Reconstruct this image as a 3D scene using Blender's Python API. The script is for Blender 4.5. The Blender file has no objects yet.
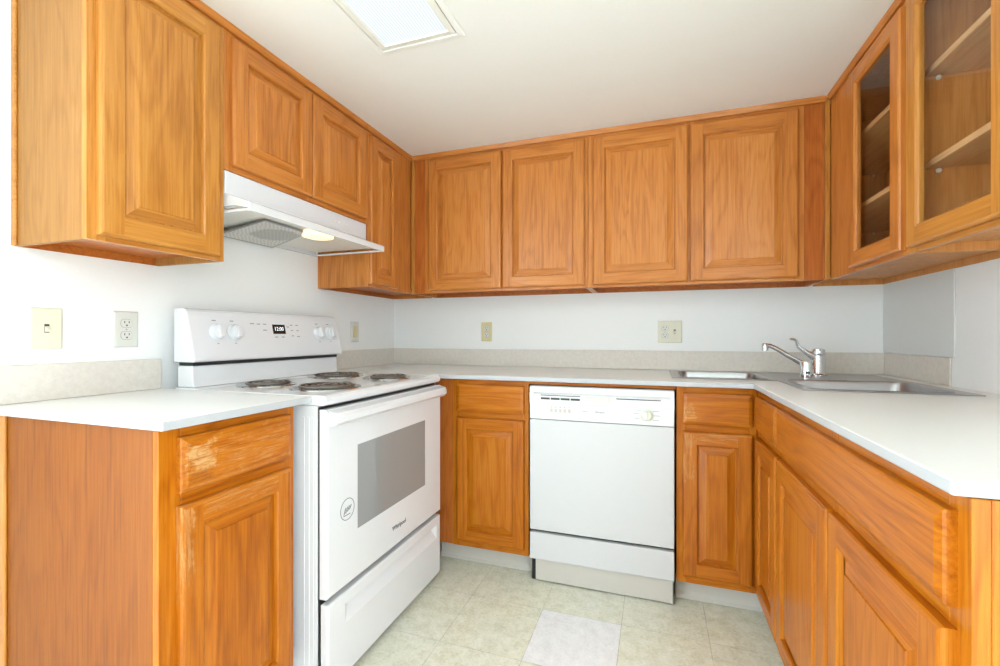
import bpy, bmesh, math, random
from mathutils import Vector, Matrix

S = bpy.context.scene
COL = S.collection
PI = math.pi
R = math.radians

# ---------------------------------------------------------------- camera, sky, exposure
cam = bpy.data.cameras.new('camera')
cam.sensor_fit = 'HORIZONTAL'
cam.sensor_width = 36.0
cam.lens = 36.0 * 451.36 / 1000.0
cam.shift_y = (335.99 - 333.0) / 1000.0
cam.clip_start = 0.02
cam_o = bpy.data.objects.new('camera', cam)
COL.objects.link(cam_o)
cam_o.location = (1.6229, -2.5712, 1.0946)
cam_o.rotation_euler = (R(90), 0, R(19.038))
S.camera = cam_o

world = bpy.data.worlds.new('world')
S.world = world
world.use_nodes = True
bg = world.node_tree.nodes['Background']
bg.inputs[0].default_value = (0.78, 0.90, 1.0, 1)
bg.inputs[1].default_value = 6.0

S.view_settings.view_transform = 'Standard'
S.view_settings.look = 'None'
S.view_settings.gamma = 1.0
S.view_settings.use_curve_mapping = False
S.view_settings.exposure = 0.46
LENS_POWER = 0.70
HOOD_POWER = 0.75

# ---------------------------------------------------------------- dimensions
W = 2.63            # width of the room
H = 2.112           # ceiling
UF = 0.301          # face frame of wall cabinets
ZB = 1.335          # underside of wall cabinets
CT = 0.914          # counter
CB = 0.894

# ---------------------------------------------------------------- materials
def lin(c):
    c = c / 255.0
    return c / 12.92 if c <= 0.04045 else ((c + 0.055) / 1.055) ** 2.4

def rgb(r, g, b):
    return (lin(r), lin(g), lin(b), 1.0)

class NT:
    def __init__(self, name):
        self.m = bpy.data.materials.new(name)
        self.m.use_nodes = True
        self.t = self.m.node_tree
        self.b = self.t.nodes['Principled BSDF']
        self.out = self.t.nodes['Material Output']
    def n(self, kind, **kw):
        x = self.t.nodes.new(kind)
        for k, v in kw.items():
            if k.startswith('i_'):
                key = k[2:]
                x.inputs[int(key) if key.isdigit() else key].default_value = v
            else:
                setattr(x, k, v)
        return x
    def l(self, a, b):
        self.t.links.new(a, b)
    def math(self, op, a, b=None, c=None):
        x = self.n('ShaderNodeMath', operation=op)
        for i, v in enumerate((a, b, c)):
            if v is None:
                continue
            if isinstance(v, (int, float)):
                x.inputs[i].default_value = v
            else:
                self.l(v, x.inputs[i])
        return x.outputs[0]
    def ramp(self, fac, stops, interp='LINEAR'):
        x = self.n('ShaderNodeValToRGB')
        x.color_ramp.interpolation = interp
        els = x.color_ramp.elements
        while len(els) < len(stops):
            els.new(0.5)
        for e, (p, c) in zip(els, stops):
            e.position = p
            e.color = c
        self.l(fac, x.inputs[0])
        return x.outputs[0]
    def mix(self, fac, a, b, blend='MIX'):
        x = self.n('ShaderNodeMix', data_type='RGBA', blend_type=blend)
        for s, v in ((0, fac), (6, a), (7, b)):
            if isinstance(v, (int, float, tuple)):
                x.inputs[s].default_value = v
            else:
                self.l(v, x.inputs[s])
        return x.outputs[2]
    def noise(self, vec, scale, detail=3, rough=0.5, dist=0.0):
        x = self.n('ShaderNodeTexNoise')
        x.inputs['Scale'].default_value = scale
        x.inputs['Detail'].default_value = detail
        x.inputs['Roughness'].default_value = rough
        x.inputs['Distortion'].default_value = dist
        if vec is not None:
            self.l(vec, x.inputs['Vector'])
        return x.outputs['Fac']

def plain(name, col, rough=0.5, metal=0.0, spec=0.5, coat=0.0, bump=0.0, bump_scale=200):
    k = NT(name)
    k.b.inputs['Base Color'].default_value = col
    k.b.inputs['Roughness'].default_value = rough
    k.b.inputs['Metallic'].default_value = metal
    k.b.inputs['Specular IOR Level'].default_value = spec
    k.b.inputs['Coat Weight'].default_value = coat
    tc = k.n('ShaderNodeTexCoord')
    nz = k.noise(tc.outputs['Object'], bump_scale, 2)
    # very slight mottling so that nothing is a dead flat colour
    c = k.mix(0.5, col, tuple(v * 0.97 for v in col[:3]) + (1,))
    mixn = c.node
    k.l(nz, mixn.inputs[0])
    k.l(c, k.b.inputs['Base Color'])
    if bump:
        bp = k.n('ShaderNodeBump', i_Strength=bump, i_Distance=0.002)
        k.l(nz, bp.inputs['Height'])
        k.l(bp.outputs[0], k.b.inputs['Normal'])
    return k.m

def emis(name, col, s):
    k = NT(name)
    k.b.inputs['Base Color'].default_value = (0.8, 0.8, 0.8, 1)
    k.b.inputs['Emission Color'].default_value = col
    k.b.inputs['Emission Strength'].default_value = s
    return k.m

def wood(name, axis, mid, dark, light, rough=0.3, wear=None, contrast=1.0, spec=0.4):
    """honey-stained wood; axis = the local axis the grain runs along"""
    k = NT(name)
    tc = k.n('ShaderNodeTexCoord')
    oi = k.n('ShaderNodeObjectInfo')
    rnd = k.math('MULTIPLY', oi.outputs['Random'], 37.0)
    off = k.n('ShaderNodeCombineXYZ')
    for i in range(3):
        k.l(rnd, off.inputs[i])
    add = k.n('ShaderNodeVectorMath', operation='ADD')
    k.l(tc.outputs['Object'], add.inputs[0])
    k.l(off.outputs[0], add.inputs[1])
    def scaled(across, along):
        s = [across] * 3
        s['XYZ'.index(axis)] = along
        v = k.n('ShaderNodeVectorMath', operation='MULTIPLY')
        k.l(add.outputs[0], v.inputs[0])
        v.inputs[1].default_value = s
        return v.outputs[0]
    big = k.noise(scaled(7.0, 1.1), 1.0, 3, 0.5, 0.25)
    rings = k.math('SINE', k.math('MULTIPLY', big, 62.0))
    rings = k.math('MULTIPLY_ADD', rings, 0.5, 0.5)
    rings = k.math('POWER', rings, 2.0)
    fib = k.noise(scaled(150.0, 4.0), 1.0, 4, 0.65)
    pores = k.noise(scaled(420.0, 9.0), 1.0, 2, 0.6)
    board = k.noise(scaled(4.0, 0.35), 1.0, 2, 0.5)
    a = k.math('MULTIPLY', rings, 0.15 * contrast)
    b = k.math('MULTIPLY_ADD', fib, 0.85 * contrast, a)
    c = k.math('MULTIPLY_ADD', board, 0.45, b)
    c = k.math('ADD', c, 0.5 - 0.225 - 0.46 * contrast)
    col = k.ramp(c, [(0.12, light), (0.5, mid), (0.95, dark)])
    pm = k.math('LESS_THAN', pores, 0.36)
    col = k.mix(k.math('MULTIPLY', pm, 0.28 * contrast), col, dark)
    rgh = None
    if wear:
        w = None
        sep = k.n('ShaderNodeSeparateXYZ')
        k.l(tc.outputs['Object'], sep.inputs[0])
        scr = k.noise(scaled(130.0, 14.0), 1.0, 5, 0.75)
        wob = k.noise(tc.outputs['Object'], 38, 4, 0.65)
        for (kind, cx, cz, rx, rz, amt) in wear:
            dx = k.math('DIVIDE', k.math('SUBTRACT', sep.outputs[0], cx), rx)
            dz = k.math('DIVIDE', k.math('SUBTRACT', sep.outputs[2], cz), rz)
            if kind == 'ring':
                d = k.math('SQRT', k.math('ADD', k.math('MULTIPLY', dx, dx), k.math('MULTIPLY', dz, dz)))
                f = k.math('SUBTRACT', 1.0, k.math('MULTIPLY', k.math('ABSOLUTE', k.math('SUBTRACT', d, 0.8)), 4.0))
                f = k.math('MULTIPLY', f, 0.8)
            else:
                d = k.math('MAXIMUM', k.math('ABSOLUTE', dx), k.math('ABSOLUTE', dz))
                d = k.math('ADD', d, k.math('MULTIPLY_ADD', wob, 2.2, -1.1))
                f = k.math('MULTIPLY', k.math('SUBTRACT', 1.0, d), 3.0)
            f = k.math('MINIMUM', k.math('MAXIMUM', f, 0.0), 1.0)
            g = k.math('MULTIPLY', k.math('SUBTRACT', scr, 0.62 - amt * 0.25), 5.0)
            g = k.math('MINIMUM', k.math('MAXIMUM', g, 0.0), 1.0)
            f = k.math('MULTIPLY', k.math('MULTIPLY', f, g), min(1.0, amt))
            if kind == 'ring' or kind == 'dark':
                col = k.mix(f, col, rgb(140, 78, 32))
            else:
                col = k.mix(f, col, rgb(208, 160, 102))
                w = f if w is None else k.math('MAXIMUM', w, f)
        if w is not None:
            rgh = k.math('MULTIPLY_ADD', w, 0.35, rough)
    k.l(col, k.b.inputs['Base Color'])
    k.b.inputs['Roughness'].default_value = rough
    if rgh is not None:
        k.l(rgh, k.b.inputs['Roughness'])
    k.b.inputs['Specular IOR Level'].default_value = spec
    bp = k.n('ShaderNodeBump', i_Strength=0.12, i_Distance=0.001)
    k.l(fib, bp.inputs['Height'])
    k.l(bp.outputs[0], k.b.inputs['Normal'])
    return k.m

M = {}
UP = (rgb(200, 124, 54), rgb(146, 76, 24), rgb(215, 147, 77))
UPL = (rgb(196, 130, 56), rgb(150, 86, 28), rgb(213, 154, 80))
BA = (rgb(184, 103, 15), rgb(124, 56, 4), rgb(202, 130, 38))
DK = (rgb(186, 104, 42), rgb(142, 68, 22), rgb(203, 126, 58))
VB = (rgb(138, 74, 10), rgb(102, 48, 4), rgb(152, 88, 18))  # browner base side veneer, with camera-facing shade put into its colour
VU = (rgb(168, 116, 56), rgb(142, 90, 36), rgb(182, 132, 72))  # wall cabinet side veneer, likewise darkened to carry shade
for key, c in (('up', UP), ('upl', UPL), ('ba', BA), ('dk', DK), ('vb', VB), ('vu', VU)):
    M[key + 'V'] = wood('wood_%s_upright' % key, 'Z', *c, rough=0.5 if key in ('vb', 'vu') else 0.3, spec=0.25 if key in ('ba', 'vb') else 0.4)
    M[key + 'H'] = wood('wood_%s_level' % key, 'X', *c, spec=0.25 if key in ('ba', 'vb') else 0.4)
    M[key + 'D'] = wood('wood_%s_deep' % key, 'Y', *c)
M['inside'] = wood('wood_interior', 'Z', rgb(210, 144, 78), rgb(176, 108, 50), rgb(222, 160, 98), 0.5)
M['insideX'] = wood('wood_interior_level', 'X', rgb(216, 168, 116), rgb(184, 130, 80), rgb(228, 184, 138), 0.5)
M['wornL'] = wood('wood_worn_drawer', 'X', *BA, rough=0.35,
                  wear=[('patch', 0.20, 0.80, 0.17, 0.055, 0.55), ('patch', 0.085, 0.815, 0.036, 0.034, 1.0),
                        ('dark', 0.085, 0.770, 0.034, 0.014, 0.9), ('ring', 0.085, 0.825, 0.016, 0.014, 0.7)])
M['wornR'] = wood('wood_ringed_drawer', 'X', *BA, rough=0.35,
                  wear=[('patch', 0.05, 0.79, 0.026, 0.036, 0.8), ('ring', 0.045, 0.795, 0.015, 0.016, 0.9)])
M['wornDoor'] = wood('wood_worn_door', 'Z', *BA, rough=0.35,
                     wear=[('patch', 0.035, 0.62, 0.035, 0.12, 0.7)])
M['wornDoorH'] = wood('wood_worn_door_level', 'X', *BA, rough=0.35,
                      wear=[('patch', 0.2, 0.70, 0.2, 0.03, 0.6)])
M['wall'] = plain('wall_paint', rgb(246, 246, 243), 0.65, bump=0.05, bump_scale=120)
M['rear'] = plain('dimming_wall_paint', rgb(168, 165, 160), 0.7)  # for the added rear wall, darkened to send less light onto cabinet sides
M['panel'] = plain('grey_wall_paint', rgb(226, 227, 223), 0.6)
M['ceil'] = plain('ceiling_paint', rgb(245, 243, 239), 0.8, bump=0.05, bump_scale=90)
M['white'] = plain('white_enamel', rgb(230, 231, 233), 0.16, coat=0.3)
M['whitem'] = plain('white_panel', rgb(213, 213, 214), 0.32)
M['offwhite'] = plain('warm_white_plastic', rgb(240, 237, 228), 0.4)
M['ivory'] = plain('ivory_plastic', rgb(226, 222, 200), 0.35)
M['ivory2'] = plain('grey_white_plastic', rgb(222, 221, 212), 0.35)
M['yellow'] = plain('yellowed_plastic', rgb(222, 208, 160), 0.4)
M['counter'] = plain('white_laminate', rgb(238, 238, 235), 0.28)
M['edge'] = plain('laminate_edge_shade', rgb(190, 193, 196), 0.35)  # laminate edge, greyed for the shade on its upright faces
M['black'] = plain('black_gap', rgb(28, 28, 30), 0.4)
M['dark'] = plain('dark_slot', rgb(70, 66, 62), 0.5)
M['mark'] = plain('grey_print', rgb(150, 152, 155), 0.5)
M['mark2'] = plain('dark_print', rgb(92, 94, 98), 0.5)
M['chrome'] = plain('chrome', rgb(225, 226, 228), 0.08, 1.0)
M['steel'] = plain('brushed_steel', rgb(178, 178, 180), 0.28, 1.0)
M['coil'] = plain('dark_coil', rgb(112, 104, 98), 0.4, 0.4)
M['drip'] = plain('drip_bowl_chrome', rgb(190, 188, 186), 0.18, 1.0)
M['toe'] = plain('vinyl_cove_base', rgb(204, 199, 190), 0.45)
M['dial'] = plain('dial_face', rgb(226, 228, 212), 0.35)
M['lcd'] = plain('display_black', rgb(22, 22, 26), 0.2)
M['lcdon'] = emis('display_digits', rgb(210, 220, 235), 0.8)
M['greygap'] = plain('grey_reveal', rgb(160, 160, 158), 0.5)

def mk_backsplash():
    k = NT('beige_laminate')
    tc = k.n('ShaderNodeTexCoord')
    n1 = k.noise(tc.outputs['Object'], 60, 4, 0.6)
    n2 = k.noise(tc.outputs['Object'], 320, 2, 0.6)
    f = k.math('MULTIPLY_ADD', n2, 0.4, k.math('MULTIPLY', n1, 0.6))
    k.l(k.ramp(f, [(0.3, rgb(214, 204, 192)), (0.5, rgb(222, 214, 203)), (0.7, rgb(229, 223, 213))]), k.b.inputs['Base Color'])
    k.b.inputs['Roughness'].default_value = 0.35
    return k.m
M['splash'] = mk_backsplash()

def mk_floor():
    k = NT('vinyl_tile')
    tc = k.n('ShaderNodeTexCoord')
    p = tc.outputs['Object']
    sep = k.n('ShaderNodeSeparateXYZ')
    k.l(p, sep.inputs[0])
    u = k.math('DIVIDE', k.math('SUBTRACT', sep.outputs[0], 1.195), 0.305)
    v = k.math('DIVIDE', k.math('ADD', sep.outputs[1], 0.805), 0.305)
    fu, fv = k.math('FLOOR', u), k.math('FLOOR', v)
    iu = k.math('SUBTRACT', u, fu)
    iv = k.math('SUBTRACT', v, fv)
    du = k.math('MINIMUM', iu, k.math('SUBTRACT', 1.0, iu))
    dv = k.math('MINIMUM', iv, k.math('SUBTRACT', 1.0, iv))
    cell = k.n('ShaderNodeCombineXYZ')
    k.l(fu, cell.inputs[0]); k.l(fv, cell.inputs[1])
    wn = k.n('ShaderNodeTexWhiteNoise', noise_dimensions='3D')
    k.l(cell.outputs[0], wn.inputs['Vector'])
    n1 = k.noise(p, 22, 5, 0.65, 0.4)
    n2 = k.noise(p, 95, 4, 0.7, 0.3)
    n3 = k.noise(p, 3.5, 2, 0.5)
    f = k.math('MULTIPLY_ADD', n2, 0.5, k.math('MULTIPLY', n1, 0.5))
    base = k.ramp(f, [(0.33, rgb(204, 203, 172)), (0.5, rgb(231, 230, 206)), (0.66, rgb(246, 246, 232))])
    cool = k.ramp(f, [(0.33, rgb(206, 209, 190)), (0.5, rgb(230, 232, 218)), (0.66, rgb(246, 247, 240))])
    tone = k.math('MULTIPLY_ADD', wn.outputs['Value'], 0.5, k.math('MULTIPLY_ADD', n3, 1.2, -0.35))
    tone = k.math('MINIMUM', k.math('MAXIMUM', tone, 0.0), 1.0)
    col = k.mix(tone, base, cool)
    wht = k.ramp(f, [(0.33, rgb(224, 225, 225)), (0.5, rgb(240, 240, 240)), (0.66, rgb(249, 249, 249))])
    isw = k.math('MULTIPLY', k.math('COMPARE', fu, 0.0, 0.1), k.math('COMPARE', fv, -1.0, 0.1))
    col = k.mix(isw, col, wht)
    # fine dark seams, uneven, fading in and out
    sn = k.noise(p, 9, 3, 0.6)
    wu = k.math('LESS_THAN', du, 0.0035)
    wv = k.math('LESS_THAN', dv, 0.0025)
    seam = k.math('MAXIMUM', wu, wv)
    amt = k.math('MULTIPLY', seam, k.math('MULTIPLY_ADD', sn, 1.4, -0.3))
    amt = k.math('MINIMUM', k.math('MAXIMUM', amt, 0.0), 0.75)
    col = k.mix(amt, col, rgb(120, 112, 92))
    # scuffs near the sink
    sv = k.n('ShaderNodeVectorMath', operation='MULTIPLY')
    k.l(p, sv.inputs[0]); sv.inputs[1].default_value = (22, 70, 1)
    sc = k.noise(sv.outputs[0], 1.0, 3, 0.6)
    zone = k.math('MULTIPLY', k.math('SUBTRACT', sep.outputs[0], 1.45), 2.2)
    zone = k.math('MINIMUM', k.math('MAXIMUM', zone, 0.0), 1.0)
    s2 = k.math('MULTIPLY', k.math('GREATER_THAN', sc, 0.70), k.math('MULTIPLY', zone, 0.35))
    col = k.mix(s2, col, rgb(110, 108, 100))
    k.l(col, k.b.inputs['Base Color'])
    k.b.inputs['Roughness'].default_value = 0.35
    k.b.inputs['Specular IOR Level'].default_value = 0.4
    return k.m
M['floor'] = mk_floor()

def mk_glass():
    k = NT('cabinet_glass')
    t = k.n('ShaderNodeBsdfTransparent')
    t.inputs[0].default_value = (0.975, 0.98, 0.975, 1)
    g = k.n('ShaderNodeBsdfGlossy', i_Roughness=0.02)
    lw = k.n('ShaderNodeLayerWeight', i_Blend=0.5)
    mx = k.n('ShaderNodeMixShader')
    k.l(k.math('MULTIPLY_ADD', k.math('POWER', lw.outputs['Facing'], 4.0), 0.35, 0.02), mx.inputs[0])
    k.l(t.outputs[0], mx.inputs[1]); k.l(g.outputs[0], mx.inputs[2])
    k.l(mx.outputs[0], k.out.inputs[0])
    return k.m
M['glass'] = mk_glass()
M['ovenglass'] = plain('oven_window_glass', rgb(150, 150, 150), 0.05, 0.0, 0.5, coat=0.3)

def mk_lens():
    k = NT('light_lens')
    tc = k.n('ShaderNodeTexCoord')
    w = k.n('ShaderNodeTexWave', wave_type='BANDS', bands_direction='X')
    w.inputs['Scale'].default_value = 32
    k.l(tc.outputs['Object'], w.inputs['Vector'])
    k.b.inputs['Base Color'].default_value = (0.30, 0.30, 0.30, 1)
    k.b.inputs['Emission Color'].default_value = (0.80, 0.91, 1.0, 1)
    k.l(k.math('MULTIPLY_ADD', w.outputs['Fac'], LENS_POWER * 0.35, LENS_POWER * 0.62), k.b.inputs['Emission Strength'])
    return k.m
M['lens'] = mk_lens()
M['hoodlens'] = emis('hood_light_lens', rgb(255, 224, 158), HOOD_POWER)

def mk_filter():
    k = NT('grease_filter_mesh')
    tc = k.n('ShaderNodeTexCoord')
    c = k.n('ShaderNodeTexChecker', i_Scale=110)
    c.inputs[1].default_value = rgb(226, 222, 216)
    c.inputs[2].default_value = rgb(200, 197, 191)
    k.l(tc.outputs['Object'], c.inputs[0])
    sep = k.n('ShaderNodeSeparateXYZ')
    k.l(tc.outputs['Object'], sep.inputs[0])
    dx = k.math('SUBTRACT', sep.outputs[0], 0.315)
    dy = k.math('ADD', sep.outputs[1], 0.19)
    d = k.math('SQRT', k.math('ADD', k.math('MULTIPLY', dx, dx), k.math('MULTIPLY', dy, dy)))
    n = k.noise(tc.outputs['Object'], 40, 3)
    f = k.math('MULTIPLY', k.math('SUBTRACT', k.math('MULTIPLY_ADD', n, 0.04, 0.075), d), 60.0)
    f = k.math('MULTIPLY', k.math('MINIMUM', k.math('MAXIMUM', f, 0.0), 1.0), 0.45)
    k.l(k.mix(f, c.outputs[0], rgb(120, 118, 114)), k.b.inputs['Base Color'])
    k.b.inputs['Metallic'].default_value = 0.4
    k.b.inputs['Roughness'].default_value = 0.45
    return k.m
M['filter'] = mk_filter()

# ---------------------------------------------------------------- mesh helpers
class MB:
    def __init__(self):
        self.v = []; self.f = []; self.mi = []; self.mats = []
    def slot(self, m):
        if m not in self.mats:
            self.mats.append(m)
        return self.mats.index(m)
    def face(self, idx, m):
        self.f.append(tuple(idx)); self.mi.append(self.slot(m))
    def poly(self, pts, m):
        i = len(self.v); self.v += [tuple(p) for p in pts]
        self.face(range(i, i + len(pts)), m)
    def box(self, x0, x1, y0, y1, z0, z1, m):
        x0, x1 = sorted((x0, x1)); y0, y1 = sorted((y0, y1)); z0, z1 = sorted((z0, z1))
        i = len(self.v)
        self.v += [(x0, y0, z0), (x1, y0, z0), (x1, y1, z0), (x0, y1, z0), (x0, y0, z1), (x1, y0, z1), (x1, y1, z1), (x0, y1, z1)]
        for q in ((0, 3, 2, 1), (4, 5, 6, 7), (0, 1, 5, 4), (1, 2, 6, 5), (2, 3, 7, 6), (3, 0, 4, 7)):
            self.face([i + a for a in q], m)
        return self
    def rings(self, rings, m, cap0=True, cap1=True, closed=True, mlist=None):
        base = len(self.v); n = len(rings[0])
        for r in rings:
            self.v += [tuple(p) for p in r]
        for k in range(len(rings) - 1):
            for j in range(n if closed else n - 1):
                a = base + k * n + j; b = base + k * n + (j + 1) % n
                mm = mlist[k] if mlist else m
                if isinstance(mm, (list, tuple)):
                    mm = mm[j % len(mm)]
                self.face((a, b, b + n, a + n), mm)
        if cap0:
            self.face([base + j for j in reversed(range(n))], m if not isinstance(m, (list, tuple)) else m[0])
        if cap1:
            self.face([base + (len(rings) - 1) * n + j for j in range(n)], m if not isinstance(m, (list, tuple)) else m[0])
        return self
    def tube(self, path, rad, m, n=12, caps=True):
        P = [Vector(p) for p in path]
        if not isinstance(rad, (list, tuple)):
            rad = [rad] * len(P)
        T = []
        for i in range(len(P)):
            a = P[max(i - 1, 0)]; b = P[min(i + 1, len(P) - 1)]
            T.append((b - a).normalized())
        up = Vector((0, 0, 1)) if abs(T[0].z) < 0.9 else Vector((1, 0, 0))
        u = (up - T[0] * up.dot(T[0])).normalized()
        rr = []
        for i in range(len(P)):
            u = (u - T[i] * u.dot(T[i])).normalized()
            w = T[i].cross(u)
            rr.append([P[i] + (u * math.cos(2 * PI * k / n) + w * math.sin(2 * PI * k / n)) * rad[i] for k in range(n)])
        return self.rings(rr, m, caps, caps)
    def lathe(self, c, axis, prof, m, n=24):
        """prof: (radius, height along axis)"""
        A = Vector(axis).normalized()
        u = A.orthogonal().normalized(); w = A.cross(u); c = Vector(c)
        rr = [[c + A * h + (u * math.cos(2 * PI * k / n) + w * math.sin(2 * PI * k / n)) * max(r, 1e-5) for k in range(n)] for r, h in prof]
        return self.rings(rr, m)
    def extrude_x(self, prof, x0, x1, m):
        """prof: list of (y, z), swept from x0 to x1"""
        return self.rings([[(x0, y, z) for y, z in prof], [(x1, y, z) for y, z in prof]], m)
    def grid(self, xs, ys, inside, z0, z1, mt, ms):
        nx, ny = len(xs) - 1, len(ys) - 1
        ok = lambda i, j: 0 <= i < nx and 0 <= j < ny and inside((xs[i] + xs[i + 1]) / 2, (ys[j] + ys[j + 1]) / 2)
        idx = {}
        def V(i, j, z):
            if (i, j, z) not in idx:
                idx[(i, j, z)] = len(self.v); self.v.append((xs[i], ys[j], z))
            return idx[(i, j, z)]
        for i in range(nx):
            for j in range(ny):
                if not ok(i, j):
                    continue
                self.face((V(i, j, z1), V(i + 1, j, z1), V(i + 1, j + 1, z1), V(i, j + 1, z1)), mt)
                self.face((V(i, j, z0), V(i, j + 1, z0), V(i + 1, j + 1, z0), V(i + 1, j, z0)), ms)
                for (di, dj, a, b) in ((0, -1, (i, j), (i + 1, j)), (1, 0, (i + 1, j), (i + 1, j + 1)), (0, 1, (i + 1, j + 1), (i, j + 1)), (-1, 0, (i, j + 1), (i, j))):
                    if not ok(i + di, j + dj):
                        self.face((V(*a, z0), V(*b, z0), V(*b, z1), V(*a, z1)), ms)
        return self
    def build(self, name, parent=None, bevel=0.0, seg=2, smooth=None, fix=True):
        me = bpy.data.meshes.new(name)
        me.from_pydata(self.v, [], self.f)
        for m in self.mats:
            me.materials.append(m)
        for p, i in zip(me.polygons, self.mi):
            p.material_index = i
        if fix:
            bm = bmesh.new(); bm.from_mesh(me)
            bmesh.ops.recalc_face_normals(bm, faces=bm.faces)
            bm.to_mesh(me); bm.free()
        if smooth:
            me.shade_smooth(); me.set_sharp_from_angle(angle=R(smooth))
        o = bpy.data.objects.new(name, me)
        COL.objects.link(o)
        if parent is not None:
            o.parent = parent
        if bevel:
            b = o.modifiers.new('bevel', 'BEVEL')
            b.width = bevel; b.segments = seg; b.limit_method = 'ANGLE'; b.angle_limit = R(40)
        return o

def tag(o, label, cat, group=None):
    o['label'] = label; o['category'] = cat
    if group:
        o['group'] = group
    return o

def thing(name, label, cat, loc=(0, 0, 0), rot=0, group=None):
    o = bpy.data.objects.new(name, None)
    o.empty_display_size = 0.1
    COL.objects.link(o)
    o.location = loc; o.rotation_euler = (0, 0, R(rot))
    return tag(o, label, cat, group)

def struct(o):
    o['kind'] = 'structure'
    return o

def text(name, s, size, m, parent, loc, rot=(90, 0, 0), ext=0.0004, bold=0.0):
    cu = bpy.data.curves.new(name, 'FONT')
    cu.body = s; cu.size = size; cu.align_x = 'CENTER'; cu.align_y = 'CENTER'; cu.extrude = ext; cu.offset = bold
    t = bpy.data.objects.new(name, cu)
    COL.objects.link(t)
    dg = bpy.context.evaluated_depsgraph_get()
    me = bpy.data.meshes.new_from_object(t.evaluated_get(dg))
    bpy.data.objects.remove(t)
    bpy.data.curves.remove(cu)
    me.materials.clear(); me.materials.append(m)
    o = bpy.data.objects.new(name, me)
    COL.objects.link(o)
    o.parent = parent; o.location = loc; o.rotation_euler = tuple(R(a) for a in rot)
    return o

def rect(x0, x1, z0, z1, i, y):
    return [(x0 + i, y, z0 + i), (x1 - i, y, z0 + i), (x1 - i, y, z1 - i), (x0 + i, y, z1 - i)]

# ---------------------------------------------------------------- cabinet doors and drawers (front looks to -y)
def frame_flat(b, x0, x1, z0, z1, a, s, y, mv, mh):
    """flat front of the four frame pieces, stiles running the full height"""
    b.poly([(x0 + a, y, z0 + a), (x0 + s, y, z0 + a), (x0 + s, y, z1 - a), (x0 + a, y, z1 - a)], mv)
    b.poly([(x1 - s, y, z0 + a), (x1 - a, y, z0 + a), (x1 - a, y, z1 - a), (x1 - s, y, z1 - a)], mv)
    b.poly([(x0 + s, y, z0 + a), (x1 - s, y, z0 + a), (x1 - s, y, z0 + s), (x0 + s, y, z0 + s)], mh)
    b.poly([(x0 + s, y, z1 - s), (x1 - s, y, z1 - s), (x1 - s, y, z1 - a), (x0 + s, y, z1 - a)], mh)

def door(par, x0, x1, z0, z1, yf, mv, mh, s=0.054, t=0.019, label=None):
    b = MB()
    side = (mh, mv, mh, mv)
    r = lambda i, d: rect(x0, x1, z0, z1, i, yf - d)
    b.rings([r(0, 0), r(0, t - 0.006), r(0.003, t - 0.002), r(0.008, t)], mv, True, False, mlist=[side] * 3)
    frame_flat(b, x0, x1, z0, z1, 0.008, s, yf - t, mv, mh)
    b.rings([r(s, t), r(s + 0.004, t - 0.003), r(s + 0.006, t - 0.0115)], mv, False, False, mlist=[side] * 2)
    o = b.build('door', par, smooth=None, fix=False)
    p = MB()
    p.rings([r(s + 0.001, 0.004), r(s + 0.006, t - 0.013), r(s + 0.0105, t - 0.013), r(s + 0.036, t - 0.0045), r(s + 0.0375, t - 0.0015)], mv, True, True, mlist=[mv, mv, (mh, mv, mh, mv), mv])
    p.build('raised_panel', o, fix=False)
    if label:
        o['label'] = label
    return o

def drawer(par, x0, x1, z0, z1, yf, m, t=0.019, name='drawer_front', label=None):
    b = MB()
    r = lambda i, d: rect(x0, x1, z0, z1, i, yf - d)
    b.rings([r(0, 0), r(0, t - 0.007), r(0.003, t - 0.004), r(0.014, t)], m)
    o = b.build(name, par, fix=False)
    if label:
        o['label'] = label
    return o

def glass_door(par, x0, x1, z0, z1, yf, mv, mh, s=0.052, t=0.019):
    b = MB()
    side = (mh, mv, mh, mv)
    r = lambda i, d: rect(x0, x1, z0, z1, i, yf - d)
    b.rings([r(s + 0.007, 0), r(0, 0), r(0, t - 0.006), r(0.003, t - 0.002), r(0.008, t)], mv, False, False, mlist=[side] * 4)
    frame_flat(b, x0, x1, z0, z1, 0.008, s, yf - t, mv, mh)
    b.rings([r(s, t), r(s + 0.005, t - 0.005), r(s + 0.007, t - 0.008), r(s + 0.007, 0)], mv, False, False, mlist=[side] * 3)
    o = b.build('glass_door', par, fix=False)
    g = MB()
    i = s + 0.0071
    g.box(x0 + i, x1 - i, yf - 0.008, yf - 0.005, z0 + i, z1 - i, M['glass'])
    g.build('glass_pane', o)
    return o

def face_frame(par, x0, x1, z0, z1, depth, mv, mh, stiles, rails, t=0.019):
    """stiles: (x0, x1); rails: (xa, xb, za, zb)"""
    b = MB()
    for a, c in stiles:
        b.box(a, c, -depth + t, -depth, z0, z1, mv)
    for xa, xc, za, zc in rails:
        b.box(xa, xc, -depth + t, -depth, za, zc, mh)
    return b.build('face_frame', par, bevel=0.0012, seg=1)

def carcass(par, x0, x1, z0, z1, depth, mv, minside, left=True, right=True, top=True, recess=0.024, t=0.015, back=True, scribe=None):
    b = MB()
    d = depth - 0.019
    if left:
        b.box(x0, x0 + t, -0.001, -d, z0, z1, mv)
    if right:
        b.box(x1 - t, x1, -0.001, -d, z0, z1, mv)
    l = x0 + (t if left else 0); r = x1 - (t if right else 0)
    b.box(l, r, -0.007, -d, z0 + recess, z0 + recess + 0.012, minside)
    if back:
        b.box(l, r, -0.001, -0.007, z0, z1, minside)
    if top:
        b.box(l, r, -0.007, -d, z1 - 0.012, z1, minside)
    return b.build('carcass', par, bevel=0.0008, seg=1)

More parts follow.
